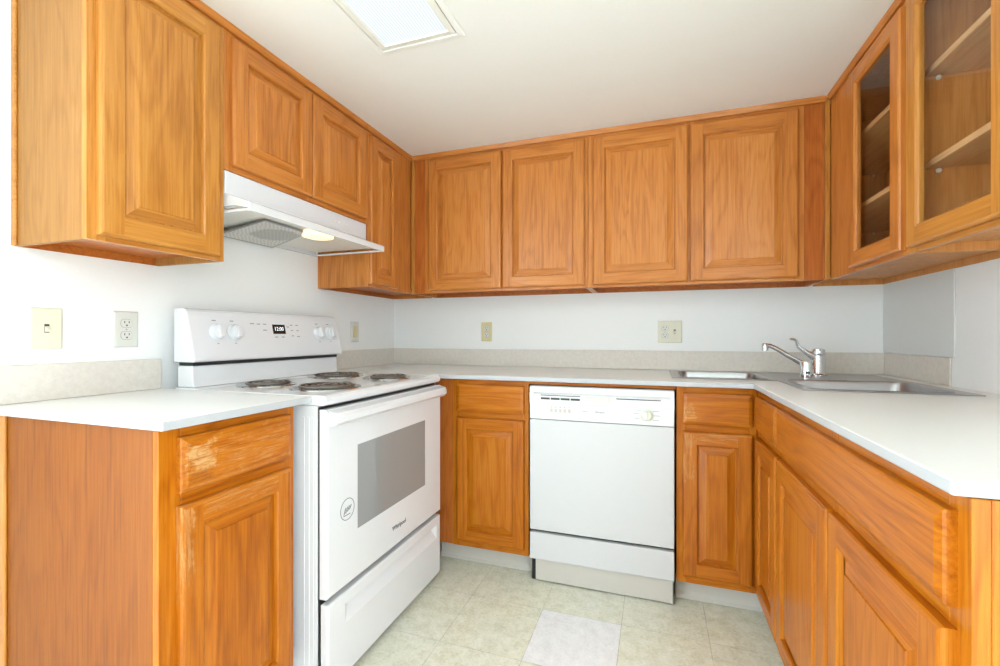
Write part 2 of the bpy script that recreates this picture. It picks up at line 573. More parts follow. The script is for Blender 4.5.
def toe(par, x0, x1, depth, ends=()):
    b = MB()
    b.box(x0, x1, -(depth - 0.075), -(depth - 0.078) + 0.016, 0.0015, 0.0985, M['toe'])
    # cove at the foot
    y = -(depth - 0.075)
    b.extrude_x([(y, 0.0015), (y - 0.012, 0.0015), (y - 0.010, 0.004), (y - 0.003, 0.014), (y, 0.03)], x0, x1, M['toe'])
    return b.build('toe_kick', par)

# ---------------------------------------------------------------- room shell
YR = -4.6            # unseen rear; side walls cut short behind the camera to let world light in
YO = -2.7
b = MB(); b.box(-2.6, W + 2.6, 0.1, YR - 0.1, -0.05, 0, M['floor']); struct(b.build('floor'))
b = MB(); b.box(-0.1, W + 0.1, 0.1, YR, H, H + 0.05, M['ceil']); struct(b.build('ceiling'))
b = MB(); b.box(-0.1, 0, 0, YO + 0.3, 0, H, M['wall']); struct(b.build('wall_left'))
b = MB(); b.box(-0.1, W + 0.1, 0, 0.1, 0, H, M['wall']); struct(b.build('wall_back'))
b = MB(); b.box(W, W + 0.1, 0, YO, 0, H, M['wall']); struct(b.build('wall_right'))
b = MB(); b.box(-0.1, W + 0.1, YR, YR - 0.1, 0, H, M['rear']); struct(b.build('unseen_wall_rear'))  # unseen wall added to block light from behind the camera
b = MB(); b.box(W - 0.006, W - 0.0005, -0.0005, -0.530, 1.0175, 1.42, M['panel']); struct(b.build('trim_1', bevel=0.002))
# thin moulding where the wall cabinets meet the ceiling
def mould(name, x0, x1, loc, rot):
    m = MB()
    m.extrude_x([(0, -0.022), (-0.010, -0.022), (-0.014, -0.014), (-0.016, -0.006), (-0.018, -0.0005), (0, -0.0005)], x0, x1, M['upH'])
    o = m.build(name)
    o.location = loc; o.rotation_euler = (0, 0, R(rot))
    return struct(o)
mould('trim_2', 0, 1.855 - UF - 0.019, (UF + 0.0005, -1.855, H), 90)
mould('trim_3', UF + 0.019, W - 0.305 - 0.019, (0, -UF - 0.0005, H), 0)
mould('trim_4', UF + 0.019, 1.50, (W - 0.3055, 0, H), -90)

# ---------------------------------------------------------------- wall cabinets
ZT = H - 0.002
DT = 2.074; DB = 1.349

def wall_cabinet(label, loc, rot, w, kind, doors, stiles, z0=ZB, scribe=False, depth=UF, side=None, db=None):
    c = thing('wall_cabinet', label, 'cabinet', loc, rot, 'raised-panel wall cabinets')
    mv, mh = M[kind + 'V'], M[kind + 'H']
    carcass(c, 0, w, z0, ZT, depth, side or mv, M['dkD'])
    inner0 = stiles[0][1]; inner1 = stiles[-1][0]
    rails = []
    for (p, q) in zip(stiles[:-1], stiles[1:]):
        rails += [(p[1], q[0], z0, z0 + 0.034), (p[1], q[0], ZT - 0.055, ZT)]
    face_frame(c, 0, w, z0, ZT, depth, mv, mh, stiles, rails)
    for (a, d) in doors:
        door(c, a, d, db or z0 + 0.013, DT, -depth, mv, mh)
    if scribe:
        s = MB(); s.box(-0.006, -0.0002, -0.001, -0.019, z0, ZT, mh); s.build('scribe_moulding', c, bevel=0.002)
    return c

# left wall: local x = y - y0, world x = -local y
c = wall_cabinet('large wooden wall cabinet with one tall raised-panel door nearest on the left wall', (0, -1.855, 0), 90, 0.374, 'upl',
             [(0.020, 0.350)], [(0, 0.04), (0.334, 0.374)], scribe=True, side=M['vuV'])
c = wall_cabinet('short two-door wooden cabinet mounted above the white range hood', (0, -1.480, 0), 90, 0.772, 'up',
             [(0.020, 0.380), (0.386, 0.740)], [(0, 0.04), (0.365, 0.40), (0.732, 0.772)], z0=1.636, db=1.654)
c = wall_cabinet('narrow one-door wooden wall cabinet between the range hood and the room corner', (0, -0.707, 0), 90, 0.706, 'up',
             [(0.004, 0.252)], [(0, 0.03), (0.235, 0.405)])
# back wall
c = wall_cabinet('two-door wooden wall cabinet on the back wall, left half above the small outlet', (UF + 0.003, 0, 0), 0, 0.999, 'up',
             [(0.115, 0.545), (0.553, 0.983)], [(0.088, 0.13), (0.53, 0.568), (0.965, 0.999)])
f = MB(); f.box(0.020, 0.0878, -UF + 0.014, -UF + 0.005, ZB, ZT, M['dkV']); f.box(0.0, 0.0198, -UF + 0.019, -UF, ZB, ZT, M['uplV'])
f.build('corner_filler', c, bevel=0.001)
c = wall_cabinet('two-door wooden wall cabinet on the back wall, right half above the double outlet plate', (1.3045, 0, 0), 0, 1.0195, 'up',
             [(0.025, 0.460), (0.470, 0.900)], [(0, 0.04), (0.445, 0.485), (0.885, 0.925)])
f = MB(); f.box(0.9252, 0.9998, -UF + 0.014, -UF + 0.005, ZB, ZT, M['dkV']); f.box(1.0, 1.0195, -UF + 0.019, -UF, ZB, ZT, M['uplV'])
f.build('corner_filler', c, bevel=0.001)

# right wall glass cabinets: local x = -y
RD = W - 2.3255
def glass_cabinet(label, y0, w, kind, dr, stiles, inner0, shelves):
    c = thing('glass_door_cabinet', label, 'cabinet', (W, y0, 0), -90, 'glass-door wall cabinets')
    mv, mh = M[kind + 'V'], M[kind + 'H']
    carcass(c, 0, w, ZB, ZT, RD, M['inside'], M['inside'], top=True)
    face_frame(c, 0, w, ZB, ZT, RD, mv, mh, stiles, [(stiles[0][1], stiles[-1][0], ZB, ZB + 0.034), (stiles[0][1], stiles[-1][0], ZT - 0.055, ZT)])
    glass_door(c, dr[0], dr[1], DB, DT, -RD, mv, mh)
    for z in shelves:
        s = MB(); s.box(0.0155, w - 0.0155, -0.0075, -RD + 0.03, z - 0.009, z + 0.009, M['insideX'])
        so = s.build('shelf', c, bevel=0.001, seg=1)
        for (px, py) in ((0.017, -RD + 0.06), (0.017, -0.05), (w - 0.017, -RD + 0.06), (w - 0.017, -0.05)):
            q = MB(); d = 1 if px < w / 2 else -1
            q.lathe((px - d * 0.001, py, z - 0.0165), (d, 0, 0), [(0.0055, 0), (0.007, 0.003), (0.007, 0.006), (0.004, 0.010)], M['offwhite'], 10)
            q.build('shelf_peg', so, smooth=40)
    return c
c = glass_cabinet('glass-door wooden wall cabinet in the right corner, the farther and narrower looking one', 0, 0.926, 'up',
              (0.535, 0.912), [(UF + 0.001, 0.552), (0.895, 0.926)], 0.33, (1.585, 1.855))
c = glass_cabinet('glass-door wooden wall cabinet at the upper right edge, nearer than its twin', -0.927, 0.46, 'upl',
              (0.020, 0.430), [(0, 0.04), (0.415, 0.46)], 0.0, (1.583, 1.848))

# ---------------------------------------------------------------- base cabinets
BT = CB - 0.001     # top of the base cabinets
BZ = 0.102
DRZ = (0.742, 0.868)
DOZ = (0.132, 0.713)
def base_cabinet(label, loc, rot, w, depth, fronts, stiles, left=True, right=True, toe_x=None, z_rail=0.727, kind='ba', name='base_cabinet', worn=None, scribe=False, side=None):
    c = thing(name, label, 'cabinet', loc, rot, 'wooden base cabinets')
    mv, mh = M[kind + 'V'], M[kind + 'H']
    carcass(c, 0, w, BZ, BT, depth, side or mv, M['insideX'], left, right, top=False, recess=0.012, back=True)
    rails = []
    for (a, b2) in zip(stiles[:-1], stiles[1:]):
        rails += [(a[1], b2[0], BZ, BZ + 0.04), (a[1], b2[0], z_rail - 0.02, z_rail + 0.02), (a[1], b2[0], BT - 0.03, BT)]
    face_frame(c, 0, w, BZ, BT, depth, mv, mh, stiles, rails)
    for i, (a, b2, kd) in enumerate(fronts):
        if kd == 'dd':
            wm = worn or {}
            drawer(c, a, b2, *DRZ, -depth, wm.get('drawer', mh), label=wm.get('label'))
            door(c, a, b2, *DOZ, -depth, wm.get('v', mv), wm.get('h', mh), s=0.05)
        elif kd == 'false':
            drawer(c, a, b2, *DRZ, -depth, mh, name='false_drawer_front')
        elif kd == 'door':
            door(c, a, b2, *DOZ, -depth, mv, mh, s=0.054)
    if toe_x:
        toe(c, toe_x[0], toe_x[1], depth)
    if scribe:
        s = MB(); s.box(-0.006, -0.0002, -0.001, -0.058, 0.002, BT, M['uplV']); s.build('scribe_moulding', c, bevel=0.002)
    return c

# left of the range; local x = y + 1.892
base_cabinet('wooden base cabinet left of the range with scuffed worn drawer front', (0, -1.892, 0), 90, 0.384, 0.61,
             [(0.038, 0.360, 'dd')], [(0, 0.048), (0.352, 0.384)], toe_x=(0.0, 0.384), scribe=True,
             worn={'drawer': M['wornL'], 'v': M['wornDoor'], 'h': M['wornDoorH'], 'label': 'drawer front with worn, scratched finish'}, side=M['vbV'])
# left of the dishwasher
c = base_cabinet('wooden base cabinet with drawer and door between the range and the dishwasher', (0.612, 0, 0), 0, 0.470, 0.6083,
             [(0.121, 0.451, 'dd')], [(0.098, 0.134), (0.438, 0.470)], toe_x=(0.0, 0.470))
f = MB(); f.box(0.0, 0.0978, -0.6083 + 0.019, -0.6083 + 0.004, BZ, BT, M['dkV']); f.build('corner_filler', c, bevel=0.001)
# right of the dishwasher
base_cabinet('wooden base cabinet right of the dishwasher, drawer marked by a worn ring', (1.702, 0, 0), 0, 0.290, 0.6083,
             [(0.024, 0.272, 'dd')], [(0, 0.036), (0.262, 0.290)], right=False, toe_x=(0.0, 0.352),
             worn={'drawer': M['wornR'], 'v': M['wornDoor'], 'h': M['wornDoorH'], 'label': 'drawer front with a pale worn ring'})
# right run; local x = -y
RB = W - 1.9935
base_cabinet('narrow wooden base cabinet in the right corner with slim drawer and door', (W, 0, 0), -90, 0.9615, RB,
             [(0.655, 0.950, 'dd')], [(0.6085, 0.665), (0.94, 0.9615)], left=False, right=False, toe_x=(0.60, 0.9615))
base_cabinet('wide wooden sink cabinet on the right with long false drawer and two doors', (W, -0.962, 0), -90, 0.890, RB,
             [(0.004, 0.862, 'false'), (0.004, 0.432, 'door'), (0.448, 0.862, 'door')], [(0, 0.02), (0.424, 0.456), (0.845, 0.890)],
             left=False, toe_x=(0.0, 0.88), name='sink_cabinet')

# ---------------------------------------------------------------- worktops
CE = 0.648
t = thing('countertop', 'small white laminate countertop piece left of the range', 'countertop', (0, 0, 0), 0, 'white countertops')
m = MB(); m.grid([0.0005, CE], [-1.911, -1.4725], lambda x, y: True, CB, CT, M['counter'], M['edge']); m.build('worktop', t, bevel=0.004, seg=3)
m = MB(); m.box(0.0005, 0.014, -1.911, -1.4820, CT + 0.0005, 1.016, M['splash']); m.build('backsplash', t, bevel=0.002)
t = thing('countertop', 'long white laminate countertop running around the back corner to the right, holding the sink', 'countertop', (0, 0, 0), 0, 'white countertops')
RE = 1.973; YE = -1.853
SX0, SX1, SX2 = 1.688, 2.085, 2.552      # sink outline
SY0, SY1, SY2 = -0.832, -0.505, -0.072
xs = sorted([0.0005, CE, SX0 + 0.02, SX1 + 0.02, RE, SX2 - 0.02, W - 0.0005])
ys = sorted([YE, SY0 + 0.02, -0.7115, -CE, SY1 + 0.02, SY2 - 0.02, -0.0005])
def inside(x, y):
    a = (x < CE and y > -0.7115) or y > -CE or x > RE
    hole = (SX0 + 0.02 < x < SX2 - 0.02 and SY1 + 0.02 < y < SY2 - 0.02) or (SX1 + 0.02 < x < SX2 - 0.02 and SY0 + 0.02 < y < SY2 - 0.02)
    return a and not hole
m = MB(); m.grid(xs, ys, inside, CB, CT, M['counter'], M['edge']); m.build('worktop', t, bevel=0.004, seg=3)
m = MB()
m.box(0.0005, 0.014, -0.7115, -0.0145, CT + 0.0005, 1.016, M['splash'])
m.box(0.0005, W - 0.0005, -0.014, -0.0006, CT + 0.0005, 1.016, M['splash'])
m.box(W - 0.008, W - 0.0005, -0.508, -0.0145, CT + 0.0005, 1.016, M['splash'])
m.build('backsplash', t, bevel=0.002)
m = MB(); m.box(1.084, 1.700, -0.590, -0.612, 0.879, CB - 0.0003, M['baH']); m.build('support_rail', t)

# ---------------------------------------------------------------- sink
def rrect(x0, x1, y0, y1, r, z, n=6):
    p = []
    for cx, cy, a0 in ((x1 - r, y0 + r, -90), (x1 - r, y1 - r, 0), (x0 + r, y1 - r, 90), (x0 + r, y0 + r, 180)):
        for k in range(n + 1):
            a = R(a0 + 90 * k / n)
            p.append((cx + r * math.cos(a), cy + r * math.sin(a), z))
    return p
t = thing('sink', 'stainless steel corner sink with two basins set into the countertop', 'sink', (2.3, -0.3, CT))
off = Matrix.Translation((-2.3, 0.3, -CT))
def put(mb):
    mb.v = [tuple(off @ Vector(p)) for p in mb.v]
    return mb
BL = (1.722, 2.068, -0.478, -0.125)     # basin in the back run
BR = (2.118, 2.520, -0.802, -0.435)     # basin in the right run
zr = CT + 0.004
bm_v = []
m = MB()
def rim_inside(x, y):
    a = (SX0 < x < SX2 and SY1 < y < SY2) or (SX1 < x < SX2 and SY0 < y < SY2)
    h = (BL[0] < x < BL[1] and BL[2] < y < BL[3]) or (BR[0] < x < BR[1] and BR[2] < y < BR[3])
    return a and not h
m.grid(sorted([SX0, SX1, SX2, BL[0], BL[1], BR[0], BR[1]]), sorted([SY0, SY1, SY2, BL[2], BL[3], BR[2], BR[3]]), rim_inside, CT + 0.0006, zr, M['steel'], M['steel'])
put(m).build('rim', t, bevel=0.002, seg=2)
for (x0, x1, y0, y1) in (BL, BR):
    m = MB()
    d = 0.17
    prof = [(-0.001, 0.001, 0.045), (0.004, 0.0006, 0.045), (0.008, -0.008, 0.045), (0.014, -d + 0.04, 0.05), (0.022, -d + 0.012, 0.05), (0.045, -d, 0.045)]
    # corners between the square rim opening and the rounded bowl
    sq = [(x1, y0), (x1, y1), (x0, y1), (x0, y0)]
    ring0 = rrect(x0, x1, y0, y1, 0.045, zr + 0.0006)
    outer = [(x1, y0)] * 7 + [(x1, y1)] * 7 + [(x0, y1)] * 7 + [(x0, y0)] * 7
    m.rings([[(a, c, zr + 0.0003) for a, c in outer]] + [rrect(x0 + i, x1 - i, y0 + i, y1 - i, r, zr + z) for i, z, r in prof], M['steel'], False, True)
    bo = put(m).build('basin', t, smooth=35, fix=False)
    q = MB(); cx, cy = (x0 + x1) / 2, (y0 + y1) / 2
    q.lathe((cx, cy, zr - d + 0.0005), (0, 0, 1), [(0.045, 0), (0.045, 0.003), (0.036, 0.004), (0.030, 0.001), (0.0, 0.0008)], M['chrome'], 24)
    put(q).build('drain', bo, smooth=40)

# faucet
FB = Vector((2.308, -0.205, zr))
t = thing('faucet', 'chrome single-lever faucet with long spout behind the corner sink', 'faucet', FB)
m = MB(); m.lathe((0, 0, 0.0005), (0, 0, 1), [(0.034, 0), (0.034, 0.004), (0.028, 0.008), (0.0262, 0.012), (0.0262, 0.088), (0.0255, 0.090), (0.0262, 0.092), (0.0262, 0.112), (0.024, 0.118), (0.017, 0.121), (0.0, 0.122)], M['chrome'], 28)
m.build('body', t, smooth=35)
P = lambda a, r, z: (math.cos(R(a)) * r, math.sin(R(a)) * r, z)
SA = 183
m = MB()
path = [P(SA, 0.018, 0.035), P(SA, 0.06, 0.052), P(SA, 0.11, 0.083), P(SA, 0.155, 0.113), P(SA, 0.178, 0.126), P(SA, 0.192, 0.132), P(SA, 0.202, 0.132), P(SA, 0.211, 0.130)]
m.tube(path, [0.0130, 0.0125, 0.0115, 0.0105, 0.0102, 0.0102, 0.0105, 0.0105], M['chrome'], 14)
m.build('spout', t, smooth=50)
m = MB(); m.lathe(P(SA, 0.211, 0.110), (0, 0, 1), [(0.010, 0), (0.0130, 0.001), (0.0130, 0.012), (0.0142, 0.013), (0.0142, 0.028), (0.011, 0.033), (0.0, 0.034)], M['chrome'], 18)
m.build('aerator', t, smooth=35)
LA = 186
m = MB()
path = [P(LA, 0.018, 0.085), P(LA, 0.045, 0.100), P(LA, 0.08, 0.130), P(LA, 0.088, 0.156), P(LA, 0.099, 0.162), P(LA, 0.114, 0.163)]
rr = []
for i, p in enumerate(path):
    hw = [0.018, 0.015, 0.011, 0.010, 0.013, 0.010][i]; th = [0.018, 0.013, 0.008, 0.006, 0.006, 0.004][i]
    p = Vector(p); tang = Vector(P(LA, 1, 0)); sidev = Vector((-tang.y, tang.x, 0))
    a = Vector(path[max(i - 1, 0)]); c2 = Vector(path[min(i + 1, len(path) - 1)])
    T = (c2 - a).normalized(); nrm = sidev.cross(T).normalized()
    rr.append([p + sidev * math.cos(2 * PI * k / 12) * hw + nrm * math.sin(2 * PI * k / 12) * th for k in range(12)])
m.rings(rr, M['chrome'])
m.build('lever', t, smooth=50)
t = thing('air_gap', 'short chrome cylinder air gap cap in front of the faucet', 'air gap', (2.222, -0.352, zr))
m = MB(); m.lathe((0, 0, 0.0005), (0, 0, 1), [(0.026, 0), (0.026, 0.003), (0.0225, 0.006), (0.0225, 0.064), (0.021, 0.068), (0.014, 0.070), (0.0, 0.0705)], M['chrome'], 28)
m.build('cap', t, smooth=35)
m = MB(); m.box(-0.008, 0.008, -0.0232, -0.0224, 0.018, 0.028, M['dark']); m.build('vent_slot', t)

# ---------------------------------------------------------------- range
t = thing('range', 'white electric coil range standing between the two left base cabinets', 'range', (0, -1.470, 0), 90)
w = 0.757
m = MB()
m.box(0, w, -0.05, -0.662, 0.03, 0.884, M['white'])
for yy in (-0.612, -0.630, -0.646):     # pressed ribs of the side panels
    m.box(-0.0012, 0, yy - 0.004, yy + 0.004, 0.06, 0.85, M['white'])
    m.box(w, w + 0.0012, yy - 0.004, yy + 0.004, 0.06, 0.85, M['white'])
m.build('body', t, bevel=0.002)
for x in (0.05, w - 0.05):
    for y in (-0.10, -0.60):
        q = MB(); q.lathe((x, y, 0.0005), (0, 0, 1), [(0.02, 0), (0.02, 0.012), (0.008, 0.014), (0.008, 0.0295)], M['black'], 12); q.build('levelling_foot', t)
m = MB(); m.box(0.004, w - 0.004, -0.6625, -0.668, 0.035, 0.880, M['black']); m.build('front_gap', t)
m = MB()
prof = [(-0.06, 0.8845), (-0.684, 0.8845), (-0.692, 0.889), (-0.695, 0.899), (-0.692, 0.909), (-0.684, 0.9145), (-0.67, 0.916), (-0.64, 0.9145), (-0.17, 0.9145), (-0.138, 0.918), (-0.06, 0.918)]
m.extrude_x(prof, 0.0, w, M['white']); m.build('cooktop', t, bevel=0.003, seg=2)
# burners
for (bx, by, r) in ((0.190, -0.535, 0.098), (0.570, -0.535, 0.080), (0.190, -0.270, 0.080), (0.570, -0.270, 0.098)):
    q = MB()
    q.lathe((bx, by, 0.9148), (0, 0, 1), [(r + 0.020, 0), (r + 0.018, 0.0035), (r + 0.012, 0.0035), (r + 0.004, 0.001), (r * 0.5, 0.0006), (0.001, 0.0004)], M['drip'], 40)
    do = q.build('drip_bowl', t, smooth=40)
    q = MB()
    turns = 3.0 if r < 0.09 else 4.0
    n = int(turns * 30)
    pth = []
    for k in range(n + 1):
        a = 2 * PI * turns * k / n
        rad = 0.018 + (r - 0.018) * k / n
        pth.append((bx + rad * math.cos(a), by + rad * math.sin(a), 0.9235))
    pth.append((bx + r * 0.99, by + 0.02, 0.9205)); 
    q.tube(pth, 0.0042, M['coil'], 8)
    for a in (90, 210, 330):
        ca, sa = math.cos(R(a)), math.sin(R(a))
        q.tube([(bx + 0.012 * ca, by + 0.012 * sa, 0.9195), (bx + (r + 0.006) * ca, by + (r + 0.006) * sa, 0.9195)], 0.002, M['drip'], 6)
    q.lathe((bx, by, 0.918), (0, 0, 1), [(0.014, 0), (0.014, 0.009), (0.010, 0.0105), (0, 0.0106)], M['drip'], 16)
    q.build('coil', do, smooth=50)
# backguard: lower riser, dark slot, control panel
m = MB(); m.extrude_x([(-0.06, 0.9182), (-0.138, 0.9182), (-0.134, 0.935), (-0.130, 0.992), (-0.06, 0.992)], 0.010, w - 0.010, M['white']); m.build('riser', t, bevel=0.004, seg=2)
m = MB(); m.box(0.012, w - 0.012, -0.065, -0.1325, 0.9925, 1.004, M['black']); m.build('vent_strip', t)
GY = lambda z: -0.154 + (z - 1.012) * (0.036 / 0.163)      # slanted panel face
m = MB()
prof = [(-0.055, 0.9925 + 0.012), (-0.143, 1.0045), (-0.152, 1.006), (-0.155, 1.012), (GY(1.10), 1.10), (GY(1.165), 1.165), (-0.114, 1.180), (-0.106, 1.188), (-0.094, 1.191), (-0.060, 1.191), (-0.055, 1.186)]
m.extrude_x(prof, 0.0, w, M['white']); cp = m.build('control_panel', t, bevel=0.005, seg=3)
ta = math.degrees(math.atan2(0.036, 0.163))
nrm = Vector((0, -math.cos(R(ta)), math.sin(R(ta))))
upv = Vector((0, math.sin(R(ta)), math.cos(R(ta))))
def on_panel(x, z, lift=0.0):
    return Vector((x, GY(z), z)) + nrm * lift
for kx in (0.098, 0.170, 0.615, 0.690):
    q = MB()
    c0 = on_panel(kx, 1.108, 0.0006)
    q.lathe(c0, nrm, [(0.031, 0), (0.031, 0.004), (0.027, 0.007), (0.0255, 0.018), (0.023, 0.022), (0.0, 0.0225)], M['white'], 28)
    # grip bar
    pts = [(-0.007, -0.022), (0.007, -0.022), (0.007, 0.022), (-0.007, 0.022)]
    q.rings([[c0 + nrm * h + Vector((a, 0, 0)) + upv * b2 for a, b2 in pts] for h in (0.018, 0.030)], M['white'])
    q.build('knob', cp, bevel=0.0015)
def plate_on_panel(name, x0, x1, z0, z1, mat, lift=0.0006, th=0.001):
    q = MB()
    q.rings([[on_panel(x0, z0, l), on_panel(x1, z0, l), on_panel(x1, z1, l), on_panel(x0, z1, l)] for l in (lift, lift + th)], mat)
    return q.build(name, cp)
plate_on_panel('display', 0.352, 0.418, 1.103, 1.142, M['lcd'])
p = on_panel(0.384, 1.123, 0.0022)
tx = text('display_digits', '12:00', 0.022, M['lcdon'], cp, p, (90 - ta, 0, 0), 0.0003)
def printed(x0, x1, z0, z1):
    q = MB()
    q.rings([[on_panel(x0, z0, l), on_panel(x1, z0, l), on_panel(x1, z1, l), on_panel(x0, z1, l)] for l in (0.0006, 0.0009)], M['mark'])
    q.build('printed_mark', cp)
for x, z, wd in ((0.275, 1.143, 0.02), (0.305, 1.142, 0.016), (0.335, 1.142, 0.016), (0.332, 1.118, 0.018), (0.385, 1.090, 0.014), (0.42, 1.090, 0.014), (0.455, 1.133, 0.012),
                 (0.475, 1.141, 0.014), (0.507, 1.141, 0.014), (0.475, 1.118, 0.012), (0.507, 1.118, 0.012), (0.475, 1.095, 0.012), (0.507, 1.092, 0.016)):
    printed(x - 0.02 - wd / 2, x - 0.02 + wd / 2, z - 0.002, z + 0.002)
for kx in (0.098, 0.170, 0.615, 0.690):
    printed(kx - 0.012, kx + 0.004, 1.148, 1.152); printed(kx - 0.004, kx + 0.004, 1.066, 1.069)
# oven door
m = MB()
DZ0, DZ1 = 0.304, 0.873
x0, x1, z0, z1 = 0.148, 0.610, 0.462, 0.738
yo, yb = -0.697, -0.669
def rr4(a, c, d, e, y): return [(a, y, d), (c, y, d), (c, y, e), (a, y, e)]
m.rings([rr4(x0, x1, z0, z1, yb), rr4(0.003, w - 0.003, DZ0, DZ1, yb), rr4(0.003, w - 0.003, DZ0, DZ1, yo + 0.006), rr4(0.005, w - 0.005, DZ0 + 0.002, DZ1 - 0.002, yo + 0.002), rr4(0.009, w - 0.009, DZ0 + 0.006, DZ1 - 0.006, yo), rr4(x0, x1, z0, z1, yo), rr4(x0, x1, z0, z1, yb)], M['white'], False, False)
od = m.build('oven_door', t, fix=False)
m = MB(); m.box(x0 + 0.0003, x1 - 0.0003, yb, yo + 0.0012, z0 + 0.0003, z1 - 0.0003, M['ovenglass']); m.build('window', od)
m = MB()
hp = []
for xx, k in ((0.003, 0.72), (0.009, 0.92), (0.024, 1.0), (w - 0.024, 1.0), (w - 0.009, 0.92), (w - 0.003, 0.72)):
    yf = yo - 0.036 * k
    hp.append([(xx, yo - 0.0004, 0.826), (xx, yf + 0.010, 0.826), (xx, yf, 0.836), (xx, yf, 0.852), (xx, yf + 0.006, 0.864), (xx, yo + 0.006, 0.8705), (xx, yo - 0.0004, 0.8705)])
m.rings(hp, M['white']); m.build('handle', od)
tx = text('brand_mark', 'Whirlpool', 0.023, M['mark2'], od, (0.402, yo - 0.0008, 0.375), (90, 0, 0), 0.0003, 0.0003)
m = MB()
cx, cz = 0.096, 0.545
ring = lambda r, y: [(cx + r * math.cos(2 * PI * k / 40), y, cz + r * math.sin(2 * PI * k / 40)) for k in range(40)]
m.rings([ring(0.0325, yo - 0.0003), ring(0.0345, yo - 0.0003), ring(0.0345, yo - 0.0009), ring(0.0325, yo - 0.0009), ring(0.0325, yo - 0.0003)], M['mark2'], False, False)
for k in range(4):
    a = Vector((cx - 0.018 + k * 0.009, 0, cz - 0.014 + k * 0.003)); d = Vector((0.010, 0, 0.020 - k * 0.002)); s = Vector((0.0016, 0, -0.0006))
    m.rings([[(p.x, y, p.z) for p in (a - s, a + s, a + d + s, a + d - s)] for y in (yo - 0.0003, yo - 0.0009)], M['mark2'])
m.box(cx - 0.020, cx + 0.014, yo - 0.0003, yo - 0.0009, cz - 0.019, cz - 0.0165, M['mark2'])
m.build('round_sticker', od)
# storage drawer with a long scooped pull
m = MB()
z0, z1 = 0.024, 0.285
X0, X1 = 0.006, w - 0.006
px0, px1, pz0, pz1 = 0.085, 0.712, 0.190, 0.250
m.rings([rr4(X0, X1, z0, z1, -0.669), rr4(X0, X1, z0, z1, yo + 0.006), rr4(X0 + 0.002, X1 - 0.002, z0 + 0.002, z1 - 0.002, yo + 0.002), rr4(X0 + 0.006, X1 - 0.006, z0 + 0.006, z1 - 0.006, yo),
         [(px0, yo, pz0), (px1, yo, pz0), (px1 - 0.0, yo, pz1), (px0 + 0.0, yo, pz1)],
         [(px0 + 0.03, yo + 0.016, pz0 + 0.036), (px1 - 0.03, yo + 0.016, pz0 + 0.036), (px1 - 0.022, yo + 0.022, pz1 - 0.003), (px0 + 0.022, yo + 0.022, pz1 - 0.003)]], M['white'], True, True)
m.build('storage_drawer', t, bevel=0.003, seg=2, fix=False)

# ---------------------------------------------------------------- range hood
t = thing('range_hood', 'white range hood with glowing lamp under the short cabinet', 'range hood', (0, -1.479, 0), 90)
w = 0.760
m = MB()
prof = [(-0.001, 1.634), (-0.301, 1.634), (-0.301, 1.560), (-0.400, 1.522), (-0.403, 1.518), (-0.403, 1.495), (-0.396, 1.495), (-0.396, 1.503), (-0.340, 1.516), (-0.001, 1.516)]
m.extrude_x(prof, 0.002, w - 0.002, M['white'])
for xa in (0.002, w - 0.012):
    m.box(xa, xa + 0.010, -0.001, -0.395, 1.495, 1.503, M['white'])
m.box(0.012, w - 0.012, -0.001, -0.012, 1.495, 1.5158, M['white'])
m.build('housing', t, bevel=0.002)
m = MB(); m.rings([[(x, -0.013, 1.5157), (x, -0.339, 1.5157), (x, -0.3955, 1.5027), (x, -0.3955, 1.4997), (x, -0.339, 1.5127), (x, -0.013, 1.5127)] for x in (0.013, w - 0.013)], M['offwhite']); m.build('underside', t)
m = MB()
fp = [(0.150, -0.310, 1.508), (0.330, -0.310, 1.508), (0.375, -0.262, 1.506), (0.465, -0.022, 1.490), (0.205, -0.022, 1.490)]
m.rings([[(a, c, z - 0.004) for a, c, z in fp], [(a, c, z + 0.001) for a, c, z in fp]], M['filter'])
fo = m.build('grease_filter', t)
m = MB()
for i in range(len(fp)):
    a, c = Vector(fp[i]), Vector(fp[(i + 1) % len(fp)])
    m.tube([a - Vector((0, 0, 0.002)), c - Vector((0, 0, 0.002))], 0.0045, M['steel'], 8)
m.build('filter_frame', fo, smooth=40)
m = MB()
lp = [(0.345, -0.290), (0.325, -0.345), (0.365, -0.372), (0.440, -0.372), (0.478, -0.340), (0.475, -0.290), (0.450, -0.262), (0.375, -0.262)]
cx = sum(p[0] for p in lp) / len(lp); cy = sum(p[1] for p in lp) / len(lp)
sc = lambda s, z: [(cx + (a - cx) * s, cy + (c - cy) * s, z) for a, c in lp]
m.rings([sc(1, 1.5126), sc(1, 1.508), sc(0.94, 1.500), sc(0.8, 1.496)], M['hoodlens'])
m.build('lamp_lens', t)
for x in (0.52, 0.55, 0.60):
    m = MB(); m.box(x, x + 0.016, -0.3012, -0.3025, 1.592, 1.599, M['offwhite']); m.build('switch', t, bevel=0.0004, seg=1)

